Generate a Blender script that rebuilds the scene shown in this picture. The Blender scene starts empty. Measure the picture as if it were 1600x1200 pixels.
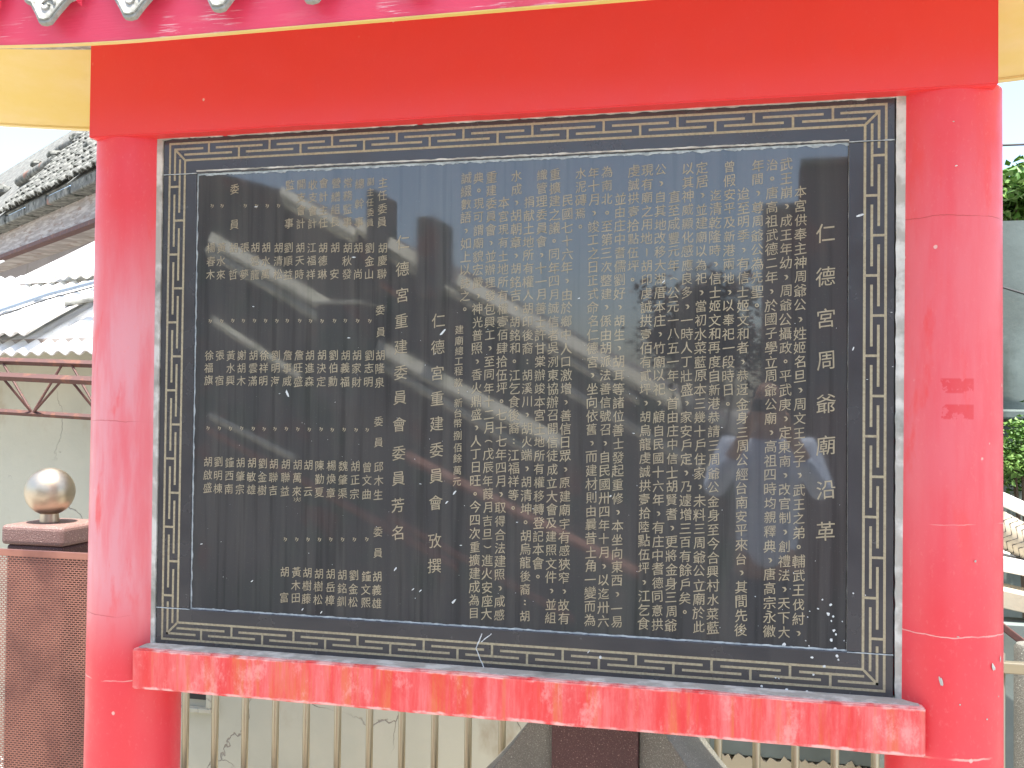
import bpy, bmesh, math, random
from mathutils import Vector, Matrix, noise
random.seed(7)
R = math.radians
C = bpy.context.scene.collection
Z0 = 1.76; DZ = Z0 - 1.60                                   # height of the tablet's centre above the ground

# ------------------------------------------------------------------ camera, sky, sun, exposure
sc = bpy.context.scene
CAM = Vector((0.6235, -2.3657, Z0 - 0.0237))
yaw, pitch, roll = 0.24101, 0.01857, 0.01049
FW = Vector((-math.sin(yaw) * math.cos(pitch), math.cos(yaw) * math.cos(pitch), math.sin(pitch)))
rr = Vector((math.cos(yaw), math.sin(yaw), 0)); uu = rr.cross(FW)
RT = rr * math.cos(roll) + uu * math.sin(roll); UP = uu * math.cos(roll) - rr * math.sin(roll)
cam = bpy.data.objects.new('camera', bpy.data.cameras.new('camera')); C.objects.link(cam)
cam.matrix_world = Matrix.Translation(CAM) @ Matrix((RT, UP, -FW)).transposed().to_4x4()
cam.data.sensor_width = 36; cam.data.lens = 36; cam.data.clip_start = 0.02; cam.data.clip_end = 1500
sc.camera = cam
SUN_EL, SUN_AZ = 80.0, 10.0                  # from behind the photographer, a little to the right
sd = Vector((math.sin(R(SUN_AZ)) * math.cos(R(SUN_EL)), -math.cos(R(SUN_AZ)) * math.cos(R(SUN_EL)), math.sin(R(SUN_EL))))
world = bpy.data.worlds.new('World'); sc.world = world; world.use_nodes = True
wn = world.node_tree; bg = wn.nodes['Background']
sky = wn.nodes.new('ShaderNodeTexSky'); sky.sky_type = 'NISHITA'; sky.sun_disc = False
sky.sun_elevation = R(SUN_EL); sky.sun_rotation = R(180 - SUN_AZ); sky.dust_density = 2.0
wn.links.new(sky.outputs[0], bg.inputs[0]); bg.inputs[1].default_value = 0.15
sun = bpy.data.objects.new('sun', bpy.data.lights.new('sun', 'SUN')); C.objects.link(sun)
sun.data.energy = 4.5; sun.data.angle = R(0.5); sun.data.color = (1, 0.96, 0.9)
sun.rotation_euler = sd.to_track_quat('Z', 'Y').to_euler()
sc.view_settings.view_transform = 'Standard'; sc.view_settings.look = 'None'
sc.view_settings.gamma = 1; sc.view_settings.use_curve_mapping = False
sc.view_settings.exposure = 1.58
sc.render.engine = 'CYCLES'
sc.cycles.max_bounces = 8

def ray(px, py): return FW + RT * ((px - 800) / 1600) - UP * ((py - 600) / 1600)
def at(px, py, Y):
    d = ray(px, py); return CAM + d * ((Y - CAM.y) / d.y)
def opposite(px, py, Y):                     # where the tablet, as a mirror, shows a point standing at depth Y behind the photographer
    d = ray(px, py); t = (-Y - CAM.y) / d.y; p = CAM + d * t
    return Vector((p.x, Y, p.z))

# ------------------------------------------------------------------ object helpers
def props(o, label=None, cat=None, group=None, kind=None):
    if label: o['label'] = label
    if cat: o['category'] = cat
    if group: o['group'] = group
    if kind: o['kind'] = kind
    return o
def thing(name, label, cat, loc=(0, 0, 0), group=None):
    o = bpy.data.objects.new(name, None); C.objects.link(o); o.location = loc
    o.empty_display_size = 0.1
    return props(o, label, cat, group)
class MB:
    def __init__(s): s.v = []; s.f = []
    def add(s, vs, fs):
        n = len(s.v); s.v += [tuple(v) for v in vs]; s.f += [tuple(i + n for i in f) for f in fs]; return s
    def box(s, a, b):
        x0, y0, z0 = a; x1, y1, z1 = b
        return s.add([(x0,y0,z0),(x1,y0,z0),(x1,y1,z0),(x0,y1,z0),(x0,y0,z1),(x1,y0,z1),(x1,y1,z1),(x0,y1,z1)],
                     [(0,3,2,1),(4,5,6,7),(0,1,5,4),(1,2,6,5),(2,3,7,6),(3,0,4,7)])
    def obox(s, o, ax, ay, az):              # box from a corner and three edge vectors
        o, ax, ay, az = map(Vector, (o, ax, ay, az))
        c = [o, o+ax, o+ax+ay, o+ay]; c += [p+az for p in c]
        return s.add(c, [(0,3,2,1),(4,5,6,7),(0,1,5,4),(1,2,6,5),(2,3,7,6),(3,0,4,7)])
    def tube(s, pts, rad, n=10, cap=True):
        pts = [Vector(p) for p in pts]; base = len(s.v); m = len(pts)
        rad = rad if isinstance(rad, (list, tuple)) else [rad] * m
        ref = Vector((0, 0, 1))
        if abs((pts[-1] - pts[0]).normalized().z) > .9: ref = Vector((1, 0, 0))
        for i, p in enumerate(pts):
            d = (pts[min(i+1, m-1)] - pts[max(i-1, 0)]).normalized()
            a = d.cross(ref).normalized(); b = d.cross(a)
            for k in range(n):
                t = 2 * math.pi * k / n; s.v.append(tuple(p + (a * math.cos(t) + b * math.sin(t)) * rad[i]))
        for i in range(m - 1):
            for k in range(n):
                k2 = (k + 1) % n; s.f.append((base+i*n+k, base+i*n+k2, base+(i+1)*n+k2, base+(i+1)*n+k))
        if cap:
            s.f.append(tuple(base + k for k in range(n))[::-1]); s.f.append(tuple(base+(m-1)*n+k for k in range(n)))
        return s
    def lathe(s, prof, n=32, c=(0, 0)):
        base = len(s.v); m = len(prof)
        for r_, z in prof:
            for k in range(n):
                t = 2*math.pi*k/n; s.v.append((c[0]+r_*math.cos(t), c[1]+r_*math.sin(t), z))
        for i in range(m-1):
            for k in range(n):
                k2 = (k+1) % n; s.f.append((base+i*n+k, base+i*n+k2, base+(i+1)*n+k2, base+(i+1)*n+k))
        s.f.append(tuple(base+k for k in range(n))[::-1]); s.f.append(tuple(base+(m-1)*n+k for k in range(n)))
        return s
    def prism(s, poly, off):                 # planar polygon (3-D points) pushed along off
        poly = [Vector(p) for p in poly]; n = len(poly); off = Vector(off)
        fs = [tuple(range(n)), tuple(range(2*n-1, n-1, -1))] + [(i, (i+1) % n + 0, (i+1) % n + n, i+n) for i in range(n)]
        return s.add(poly + [p + off for p in poly], fs)
    def build(s, name, m, parent=None, smooth=False, bevel=0, seg=2, mesh=None):
        if mesh is None:
            mesh = bpy.data.meshes.new(name); mesh.from_pydata(s.v, [], s.f); mesh.update()
            bm = bmesh.new(); bm.from_mesh(mesh); bmesh.ops.recalc_face_normals(bm, faces=bm.faces); bm.to_mesh(mesh); bm.free()
            if m: mesh.materials.append(m)
            if smooth:
                for p in mesh.polygons: p.use_smooth = True
        o = bpy.data.objects.new(name, mesh); C.objects.link(o); o.parent = parent
        if bevel:
            b = o.modifiers.new('bevel', 'BEVEL'); b.width = bevel; b.segments = seg; b.limit_method = 'ANGLE'
        return o
def auto(o, ang=35):
    for p in o.data.polygons: p.use_smooth = True
    bm = bmesh.new(); bm.from_mesh(o.data)
    for e in bm.edges:
        if len(e.link_faces) == 2 and e.calc_face_angle(0) > R(ang): e.smooth = False
    bm.to_mesh(o.data); bm.free(); return o
def share(src, name, parent, loc=(0,0,0), rot=(0,0,0), scale=(1,1,1)):
    o = src.copy(); o.name = name; C.objects.link(o); o.parent = parent; o.location = loc; o.rotation_euler = rot; o.scale = scale
    return o

# ------------------------------------------------------------------ material helpers
class M:
    def __init__(s, name, base=(.5,.5,.5), rough=.6, metal=0, spec=.5):
        s.m = bpy.data.materials.new(name); s.m.use_nodes = True; s.t = s.m.node_tree
        s.b = s.t.nodes['Principled BSDF']; s.b.inputs['Roughness'].default_value = rough
        s.b.inputs['Metallic'].default_value = metal; s.b.inputs['Specular IOR Level'].default_value = spec
        s.col = s.rgb(base); s.tc = s.t.nodes.new('ShaderNodeTexCoord').outputs['Object']
        s.h = None
    def n(s, t): return s.t.nodes.new('ShaderNode' + t)
    def rgb(s, c):
        n = s.n('RGB'); n.outputs[0].default_value = (*c, 1); return n.outputs[0]
    def inp(s, sock, v):
        if isinstance(v, (int, float)): sock.default_value = v
        elif isinstance(v, tuple): sock.default_value = (*v, 1) if len(sock.default_value) == 4 and len(v) == 3 else v
        else: s.t.links.new(v, sock)
    def vec(s, sc_=(1,1,1), loc=(0,0,0), rot=(0,0,0)):
        n = s.n('Mapping'); s.inp(n.inputs[0], s.tc)
        n.inputs['Scale'].default_value = sc_; n.inputs['Location'].default_value = loc; n.inputs['Rotation'].default_value = rot
        return n.outputs[0]
    def noise(s, scale=5, st=(1,1,1), detail=4, rough=.55, loc=(0,0,0), dist=0):
        n = s.n('TexNoise'); s.inp(n.inputs['Vector'], s.vec(st, loc)); n.inputs['Scale'].default_value = scale
        n.inputs['Detail'].default_value = detail; n.inputs['Roughness'].default_value = rough; n.inputs['Distortion'].default_value = dist
        return n.outputs['Fac']
    def voro(s, scale=5, st=(1,1,1), feature='F1', out='Distance', loc=(0,0,0), rnd=1):
        n = s.n('TexVoronoi'); n.feature = feature; s.inp(n.inputs['Vector'], s.vec(st, loc)); n.inputs['Scale'].default_value = scale
        n.inputs['Randomness'].default_value = rnd
        return n.outputs[out]
    def ma(s, op, a, b=0.0, c=0.0):
        n = s.n('Math'); n.operation = op; s.inp(n.inputs[0], a); s.inp(n.inputs[1], b); s.inp(n.inputs[2], c); return n.outputs[0]
    def step(s, v, lo, hi, a=0.0, b=1.0):
        n = s.n('MapRange'); n.interpolation_type = 'SMOOTHSTEP'; s.inp(n.inputs[0], v)
        n.inputs[1].default_value = lo; n.inputs[2].default_value = hi; n.inputs[3].default_value = a; n.inputs[4].default_value = b
        return n.outputs[0]
    def xyz(s):
        n = s.n('SeparateXYZ'); s.inp(n.inputs[0], s.tc); return n.outputs
    def mix(s, fac, col, mode='MIX'):        # lay a colour over what is there
        n = s.n('Mix'); n.data_type = 'RGBA'; n.blend_type = mode
        s.inp(n.inputs[0], fac); s.inp(n.inputs[6], s.col); s.inp(n.inputs[7], col if not isinstance(col, tuple) else s.rgb(col))
        s.col = n.outputs[2]; return s
    def rough(s, v): s.inp(s.b.inputs['Roughness'], v); return s
    def height(s, v, k=1.0):
        v = s.ma('MULTIPLY', v, k); s.h = v if s.h is None else s.ma('ADD', s.h, v); return s
    def out(s, dist=.002, strength=1.0):
        s.inp(s.b.inputs['Base Color'], s.col)
        if s.h is not None:
            n = s.n('Bump'); n.inputs['Distance'].default_value = dist; n.inputs['Strength'].default_value = strength
            s.inp(n.inputs['Height'], s.h); s.t.links.new(n.outputs[0], s.b.inputs['Normal'])
        return s.m
def band(m, axis, z, w, wob=.006, f=9):      # a thin wandering line round an axis position
    d = m.ma('ADD', m.xyz()[axis], m.ma('MULTIPLY', m.ma('SUBTRACT', m.noise(f, detail=6, loc=(z*7, 3, z)), .5), wob*4))
    d = m.ma('ABSOLUTE', m.ma('SUBTRACT', d, z)); return m.ma('MULTIPLY', m.step(d, w*.4, w, 1.0, 0.0), m.step(m.noise(6, (1, 1, .1), 2, loc=(z*3, 1, 1)), .40, .52))
def window_mask(m, lo, hi, edge=.004):       # 1 inside an object-space box given as (axis,lo,hi)
    pass

RED = (.68, .040, .040)
def red_paint(name, fade=None, amount=1.0, cracks=(), streaks=0.0, chips=.5, ghosts=()):
    m = M(name, RED, .42)
    m.mix(m.step(m.noise(3, detail=5), .35, .7, 0, .35), (.70, .040, .035))
    z = m.xyz()[2]
    if fade:                                  # faded, chalked paint
        z0, z1, z2, z3 = fade
        w = m.ma('MULTIPLY', m.step(z, z0, z1), m.step(z, z2, z3, 1.0, 0.0))
        st = m.step(m.noise(2.5, (7, 7, 1.0), 6, .6), .30, .62)
        w = m.ma('MULTIPLY', w, m.ma('MULTIPLY_ADD', st, .55, .45))
        m.mix(m.ma('MULTIPLY', w, amount), (.66, .27, .29))
        bl = m.ma('MULTIPLY', m.step(m.noise(3.5, (3.5, 3.5, 1), 5, .6, loc=(4, 1, 2)), .56, .68), m.step(z, z0, z1))
        m.mix(m.ma('MULTIPLY', bl, .75), (.70, .05, .05))
    fine = m.noise(120, (1, 1, .6), 3, .7)
    m.mix(m.step(fine, .55, .8, 0, .35 if (fade or streaks) else .12), (.72, .17, .16))
    if streaks:
        s1 = m.step(m.noise(4, (6, 1, .6), 8, .72, loc=(2, 0, 0)), .36, .68)
        m.mix(m.ma('MULTIPLY', s1, .75 * streaks), (.72, .20, .19))
        s2 = m.step(m.noise(3.2, (5, 1, .25), 7, .7, loc=(7, 2, 5)), .50, .64)
        m.mix(m.ma('MULTIPLY', s2, .85 * streaks), (.62, .14, .04))
        s3 = m.step(m.noise(3.5, (10, 1, .5), 6, .7, loc=(1, 7, 9)), .62, .70)
        m.mix(m.ma('MULTIPLY', s3, .7 * streaks), (.74, .42, .38))
        s4 = m.step(m.noise(3.2, (4, 1, 1.5), 7, .7, loc=(3, 9, 9)), .46, .68)
        m.mix(m.ma('MULTIPLY', s4, .7 * streaks), (.64, .028, .03))
    if streaks:
        zz = m.ma('ADD', z, m.ma('MULTIPLY', m.ma('SUBTRACT', m.noise(40, detail=5), .5), .012))
        ed = m.ma('ADD', m.step(zz, .937, .942), m.step(zz, .852, .847))
        m.mix(m.ma('MULTIPLY', ed, m.step(m.noise(25, detail=4, loc=(2,2,2)), .35, .6, 0, .9)), (.76, .46, .42))
        s5 = m.step(m.noise(7, (1.6, 1, .9), 8, .75, loc=(9, 4, 2)), .52, .66)
        m.mix(m.ma('MULTIPLY', s5, .6), (.74, .33, .30))
    for (z_, w_, c_) in cracks:
        b = band(m, 2, z_, w_); m.mix(m.ma('MULTIPLY', b, .8), c_); m.height(b, -.4)
    for (x0, x1, za, zb) in ghosts:
        X = m.xyz()[0]
        k = m.ma('MULTIPLY', m.ma('MULTIPLY', m.step(X, x0, x0+.004), m.step(X, x1-.004, x1, 1., 0.)),
                 m.ma('MULTIPLY', m.step(z, za, za+.004), m.step(z, zb-.004, zb, 1., 0.)))
        k = m.ma('MULTIPLY', k, m.ma('MULTIPLY', m.step(m.noise(38, (1, 1, .8), 4, .7, loc=(0, 0, za)), .46, .53), m.step(m.xyz()[1], -.02, 0, 1., 0.)))
        m.mix(m.ma('MULTIPLY', k, .65), (.60, .02, .025))
    v = m.voro(13, (1, 1, .9)); pick = m.step(m.noise(7, detail=1, loc=(9, 9, 1)), .55 , .6)
    chip = m.ma('MULTIPLY', m.step(m.ma('ADD', v, m.ma('MULTIPLY', m.noise(90, detail=2), .05)), .055 + .03*chips, .075 + .03*chips, 1, 0), pick)
    m.mix(m.ma('MULTIPLY', chip, .8), (.72, .45, .38)); m.height(chip, -.5)
    m.height(m.noise(260, detail=3), .12).height(m.noise(22, detail=3), .25)
    m.rough(m.step(m.noise(9, detail=4), .3, .7, .34, .55))
    return m.out(.0012)

M_beam = red_paint('red beam paint', chips=.2)
M_sill = red_paint('weathered red sill paint', streaks=1.0, chips=.6, cracks=())
crk = (.74, .36, .32)
RED = (.68, .042, .058)
M_colL = red_paint('faded red column paint left', fade=(.86, 1.15, 1.72, 2.12), amount=.95,
                   cracks=((1.518, .0016, (.5, .1, .1)), (1.295, .0016, crk), (1.02, .0016, (.45, .05, .05)), (.855, .0022, crk)))
M_colR = red_paint('faded red column paint right', fade=(1.02, 1.5, 1.9, 2.3), amount=.3,
                   cracks=((1.985, .0012, (.45, .05, .05)), (1.33, .0014, crk), (1.095, .0018, crk), (.84, .0028, (.76, .40, .33))),
                   ghosts=((.985, 1.055, 1.605, 1.64), (.985, 1.055, 1.55, 1.585)))

m = M('pink red fascia paint', (.72, .05, .10), .34)
m.mix(m.step(m.noise(5, (1, 1, 6), 5, .6), .5, .68, 0, .45), (.74, .12, .15))
m.mix(m.ma('MULTIPLY', m.step(m.noise(14, (.6, 1, 12), 5, .7), .54, .62), m.step(m.noise(5, detail=2, loc=(3,0,0)), .5, .6)), (.78, .45, .45))
m.height(m.noise(40, (.5, 1, 8), 3), .6); M_fascia = m.out(.001)
m = M('yellow soffit paint', (.68, .51, .14), .6)
m.mix(m.step(m.noise(2.2, (1, 2.5, 1), 5, .6), .35, .7, 0, .8), (.72, .56, .26))
m.mix(m.step(m.noise(9, (1, 3, 1), 5, .6), .6, .8, 0, .4), (.56, .38, .12))
m.height(m.noise(30, detail=5), .8); M_soffit = m.out(.002)
m = M('grey mortar', (.38, .37, .32), .9)
m.mix(m.step(m.noise(18, detail=6), .45, .62), (.58, .58, .52)).mix(m.step(m.noise(6, detail=5, loc=(3,3,3)), .55, .7, 0, .8), (.17, .18, .15))
m.height(m.noise(45, detail=6), 1); M_mortar = m.out(.003)
m = M('white lime bloom', (.42, .46, .46), .85); m.mix(m.step(m.noise(60, detail=4), .4, .6, 0, .8), (.24, .27, .28)); M_lime = m.out()
m = M('polished dark granite', (.050, .049, .048), .13, spec=.5)
m.b.inputs['IOR'].default_value = 1.8
m.mix(m.step(m.voro(900), .0, .45, .6, 0), (.055, .055, .055))
m.mix(m.step(m.noise(2.2, (9, 1, .5), 6, .6), .42, .68, 0, .55), (.078, .075, .068))
m.mix(m.step(m.noise(3.0, (14, 1, .4), 4, .6, loc=(5,5,5)), .5, .64, 0, .5), (.024, .025, .024))
m.mix(m.step(m.noise(300, detail=2), .66, .74, 0, .3), (.14, .14, .13))
m.rough(m.ma('ADD', m.step(m.noise(3.0, (6, 1, .6), 6, .6), .3, .75, .018, .05), m.step(m.noise(70, detail=3), .4, .8, 0, .015)))
m.height(m.noise(14, detail=2), .02); M_gran = m.out(.001)
m = M('honed dark granite border', (.046, .044, .045), .22, spec=.55)
m.mix(m.step(m.voro(900), .0, .45, .6, 0), (.07, .068, .068)).mix(m.step(m.noise(4, detail=6), .45, .7, 0, .5), (.055, .052, .056))
m.rough(m.step(m.noise(9, detail=5), .3, .7, .16, .30)); M_bord = m.out()
m = M('old gold paint in the carving', (.32, .27, .18), .55, spec=.3)
m.mix(m.step(m.noise(70, detail=4), .4, .65, 0, .55), (.22, .185, .12)).mix(m.step(m.noise(3, (2,1,1), 4), .5, .7, 0, .4), (.40, .34, .22))
M_gold = m.out()
m = M('dull gold key pattern', (.36, .31, .20), .55, spec=.3)
m.mix(m.step(m.noise(150, detail=4), .4, .65, 0, .6), (.21, .17, .11)).mix(m.step(m.noise(4, detail=4), .5, .7, 0, .5), (.34, .29, .19))
M_key = m.out()
m = M('white droppings', (.62, .64, .62), .8); m.mix(m.step(m.noise(200, detail=3), .4, .6, 0, .6), (.36, .38, .38)); M_drop = m.out()

def terrazzo(name, a, b, c, sc_=260):
    m = M(name, a, .55)
    m.mix(m.step(m.voro(sc_, out='Distance'), .1, .5, 1, 0), b).mix(m.step(m.noise(sc_*.9, detail=3), .60, .68), c)
    m.mix(m.step(m.noise(5, detail=5), .4, .7, 0, .4), tuple(x*.6 for x in a)).height(m.voro(sc_), .6)
    return m.out(.002)
M_brown = terrazzo('brown pebble render', (.21, .12, .10), (.30, .18, .15), (.55, .40, .34))
M_brownd = terrazzo('dark brown pebble render', (.065, .022, .020), (.10, .04, .032), (.34, .22, .18))
M_greyt = terrazzo('grey pebble render', (.14, .135, .11), (.24, .23, .19), (.46, .45, .38))
m = M('copper coated steel', (.36, .17, .13), .38, .75); m.mix(m.step(m.noise(5, detail=5), .4, .65, 0, .8), (.20, .09, .075)); M_copper = m.out()
m = M('bronze stainless tube', (.36, .31, .21), .42, .85); m.mix(m.step(m.noise(6, (4,4,1), 4), .45, .7, 0, .5), (.32, .28, .20)); M_tube = m.out()
m = M('worn bronze ball', (.50, .43, .33), .42, 1.0); m.mix(m.step(m.noise(7, detail=4), .45, .7, 0, .4), (.42, .32, .2))
m.rough(m.step(m.noise(20, detail=4), .3, .7, .36, .46)); M_ball = m.out()

def plaster(name, a, b, stain, crack=True, sc_=1.3):
    m = M(name, a, .9)
    m.mix(m.step(m.noise(1.6, detail=6), .35, .7), b).mix(m.step(m.noise(2.4, (1, 1, .5), 6, .65, loc=(5,1,2)), .56, .72, 0, .8), stain)
    if crack:
        n = m.n('TexVoronoi'); n.feature = 'DISTANCE_TO_EDGE'; n.inputs['Scale'].default_value = sc_
        w = m.n('VectorMath'); w.operation = 'MULTIPLY_ADD'; nn = m.n('TexNoise'); nn.inputs['Scale'].default_value = 4; nn.inputs['Detail'].default_value = 6
        m.t.links.new(m.tc, nn.inputs['Vector']); m.t.links.new(nn.outputs['Color'], w.inputs[0]); w.inputs[1].default_value = (.3,.3,.3); m.t.links.new(m.tc, w.inputs[2])
        m.t.links.new(w.outputs[0], n.inputs['Vector'])
        k = m.step(n.outputs['Distance'], .001, .0042, 1, 0); k = m.ma('MULTIPLY', k, m.step(m.noise(2, detail=1, loc=(8,8,8)), .42, .55))
        m.mix(m.ma('MULTIPLY', k, .75), (.20, .17, .15)); m.height(k, -1)
    m.height(m.noise(30, detail=6), .5); return m.out(.003)
M_wall = plaster('cream green plaster', (.50, .49, .39), (.42, .42, .34), (.34, .28, .19))
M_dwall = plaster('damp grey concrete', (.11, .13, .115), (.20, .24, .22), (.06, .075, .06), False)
M_gwall = plaster('shaded grey plaster', (.25, .24, .25), (.31, .30, .31), (.18, .17, .16), False)  # the eave's shadow band is put into this grey wall colour
m = M('rusty brown steel', (.085, .035, .028), .7); m.mix(m.step(m.noise(25, detail=5), .5, .66, 0, .8), (.16, .06, .032)).mix(m.step(m.noise(9, detail=4), .6, .7, 0, .7), (.06, .032, .03)); M_rust = m.out()
m = M('weathered cement sheet', (.74, .73, .69), .85); m.mix(m.step(m.noise(4, detail=6), .45, .68), (.64, .63, .57)).mix(m.step(m.noise(60, detail=4), .62, .75, 0, .6), (.25, .23, .20))
m.height(m.noise(60, detail=4), .5); M_sheet = m.out()
m = M('lichen grey roof tile', (.10, .10, .088), .9); m.mix(m.step(m.noise(14, detail=6), .42, .62), (.19, .19, .165)).mix(m.step(m.noise(22, detail=6, loc=(4,4,4)), .55, .66), (.035, .04, .03)).mix(m.step(m.noise(5, detail=3, loc=(1,7,4)), .64, .72, 0, .7), (.25, .11, .07))
m.height(m.noise(40, detail=6), 1); M_tile = m.out(.006)
m = M('grey drip tile', (.26, .26, .22), .8); m.mix(m.step(m.noise(25, detail=6), .42, .62), (.44, .42, .38)).mix(m.step(m.noise(40, detail=6, loc=(4,4,4)), .55, .68, 0, .8), (.16, .15, .12)); m.height(m.noise(120, detail=5), .7); M_drip = m.out(.002)
m = M('worn timber fascia', (.26, .23, .21), .8); m.mix(m.step(m.noise(5, (1, 1, 9), 6, .6), .4, .65), (.42, .38, .35)).mix(m.step(m.noise(7, (1, 1, 5), 5, loc=(3,3,3)), .56, .66, 0, .7), (.20, .13, .10)); M_timber = m.out()
M_pipe = M('blue grey plastic pipe', (.22, .27, .33), .45).out()
M_cable = M('black cable', (.03, .03, .03), .6).out()
M_dark = M('dark opening', (.012, .012, .012), .6).out()
def leafmat(name, a, b):
    m = M(name, a, .55); m.mix(m.step(m.noise(9, detail=3), .4, .65), b); m.b.inputs['Transmission Weight'].default_value = 0
    return m.out()
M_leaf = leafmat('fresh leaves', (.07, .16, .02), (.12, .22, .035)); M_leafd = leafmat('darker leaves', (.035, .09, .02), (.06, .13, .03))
M_bark = M('twigs', (.10, .07, .045), .9).out()
M_white = M('white painted board', (.72, .70, .64), .7).out()
M_board = plaster('bare wood board', (.42, .36, .26), (.50, .44, .33), (.30, .23, .15), False)
m = M('pale concrete paving', (.38, .36, .32), .9); m.mix(m.step(m.noise(1.2, detail=7), .4, .65), (.30, .285, .25)).height(m.noise(30, detail=6), .6); M_ground = m.out(.004)

# ------------------------------------------------------------------ ground
g = MB(); g.add([(-400,-400,0),(400,-400,0),(400,400,0),(-400,400,0)], [(0,1,2,3)]); props(g.build('ground', M_ground), kind='structure')

# ------------------------------------------------------------------ memorial frame
FR = thing('memorial_frame', 'red painted concrete frame with round columns and tiled roof holding the inscribed tablet', 'monument', (0, .07, DZ))
def L(x, y, z): return (x, y - .07, z - DZ)       # frame-local
def column(x, m):
    prof = [(.130, -DZ), (.127, .02), (.1225, .4)] + [(.1225 - .006*(i/12), .4 + i*(1.87)/12) for i in range(1, 13)]
    b = MB().lathe([(r_, z) for r_, z in prof], 64, (0, 0)); return b
for x, m in ((-1.008, M_colL), (1.012, M_colR)):
    b = column(x, m); b.v = [(vx + x, vy, vz) for vx, vy, vz in b.v]
    o = b.build('column', m, FR); auto(o)
# bare flakes where the paint has come off the right column
def flake(px_, py_, w_, h_, ang, idx=[0]):
    d = ray(px_, py_); o_ = Vector((CAM.x-1.012, CAM.y-.07, 0)); dh = Vector((d.x, d.y, 0)); rad = .1222
    A_, B2, C_ = dh.dot(dh), 2*o_.dot(dh), o_.dot(o_)-rad*rad; D_ = B2*B2-4*A_*C_
    if D_ < 0: return
    p = CAM + d*((-B2-math.sqrt(D_))/(2*A_)); n_ = Vector((p.x-1.012, p.y-.07, 0)).normalized(); tx_ = Vector((-n_.y, n_.x, 0)); b = MB(); rf = random.Random(px_)
    cs = []
    for k in range(11):
        t = 2*math.pi*k/11; q = rf.uniform(.7, 1.2); a = w_*q*math.cos(t); e = h_*q*math.sin(t); a, e = a*math.cos(ang)-e*math.sin(ang), a*math.sin(ang)+e*math.cos(ang)
        cs.append(p + tx_*a + Vector((0, 0, e)) - n_*(a*a/(2*rad)))
    b.v = [tuple(Vector((c.x, c.y-.07, c.z-DZ)) + n_*.0006) for c in cs] + [(p.x+n_.x*.0012, p.y-.07+n_.y*.0012, p.z-DZ)]
    b.f = [(k, (k+1) % 11, 11) for k in range(11)]; b.build('paint_flake', M_mortar, FR)
for a_ in ((1470, 1065, .0035, .011, .25), (1552, 1042, .0045, .009, .5), (1563, 1030, .002, .008, 0), (1524, 877, .003, .003, 0), (1560, 1088, .002, .002, 0), (1500, 1101, .0018, .0018, 0), (1497, 995, .003, .0012, 0), (1490, 190, .0018, .0014, 0), (1494, 259, .0035, .0012, .3), (1542, 1124, .0025, .002, 0)): flake(*a_)
# beam: subdivided box with slightly wavering edges
def rough_box(name, a, b, m, parent, amp=.0016, step=.03, bevel=.004):
    bm = bmesh.new(); bmesh.ops.create_cube(bm, size=1)
    for v in bm.verts: v.co = Vector([a[i] + (v.co[i] + .5) * (b[i] - a[i]) for i in range(3)])
    n = max(2, int((b[0]-a[0])/step))
    ed = [e for e in bm.edges if abs(e.verts[0].co.x - e.verts[1].co.x) > (b[0]-a[0])*.9]
    bmesh.ops.bevel(bm, geom=bm.edges[:], offset=bevel, segments=2, affect='EDGES')
    ed = [e for e in bm.edges if abs(e.verts[0].co.x - e.verts[1].co.x) > (b[0]-a[0])*.8]
    bmesh.ops.subdivide_edges(bm, edges=ed, cuts=n, use_grid_fill=True)
    for v in bm.verts:
        p = v.co * 9; v.co += Vector((0, noise.noise(p + Vector((3,1,1))), noise.noise(p + Vector((9,5,7))))) * amp
    me = bpy.data.meshes.new(name); bm.to_mesh(me); bm.free(); me.materials.append(m)
    o = bpy.data.objects.new(name, me); C.objects.link(o); o.parent = parent; return auto(o)
rough_box('top_beam', L(-1.088, -.052, Z0+.655), L(1.098, .19, Z0+1.02), M_beam, FR, bevel=.003)
rough_box('sill_beam', L(-.926, -.062, Z0-.757), L(.957, .16, Z0-.6555), M_sill, FR, amp=.0022, bevel=.0035)
# grey mortar ledge on the sill, under the tablet
lg = MB()
n = 90; P0 = []
for i in range(n + 1):
    x = -.918 + 1.865 * i / n; w = .047 + .008 * noise.noise(Vector((x*9, 0, 3)))
    P0.append((x, w))
vs = []; fs = []
for x, w in P0: vs += [L(x, -w, Z0-.6535), L(x, .02, Z0-.6535), L(x, -w, Z0-.657), L(x, .02, Z0-.657)]
for i in range(n): a = i*4; fs += [(a, a+1, a+5, a+4), (a, a+4, a+6, a+2)]
lg.add(vs, fs).build('mortar_ledge', M_mortar, FR)

# roof over the frame: soffit, fascias, slopes with drip tiles
ZS = Z0 + .782; YF, YB = -.36, .43
def lift(x):                                  # the eaves turn up towards their ends
    return .03 * max(0, (abs(x) - .75) / .6) ** 1.6
NX = 60; XE = 2.15
def strip(name, prof, m, smooth=True):       # prof(x) -> list of (y,z) closed profile
    b = MB(); k = len(prof(0))
    for i in range(NX + 1):
        x = -XE + 2*XE*i/NX
        b.v += [L(x, y, z + lift(x)) for y, z in prof(x)]
    for i in range(NX):
        for j in range(k): j2 = (j+1) % k; b.f.append((i*k+j, i*k+j2, (i+1)*k+j2, (i+1)*k+j))
    b.f.append(tuple(range(k))); b.f.append(tuple(NX*k + j for j in range(k)))
    return auto(b.build(name, m, FR))
def soff(x):
    return [(YF+.026, ZS+.010), (-.02, ZS+.165), (.035, ZS+.178), (.09, ZS+.165), (YB-.029, ZS+.004), (YB-.029, ZS+.06), (.035, ZS+.24), (YF+.029, ZS+.06)]
strip('soffit', soff, M_soffit)
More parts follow.
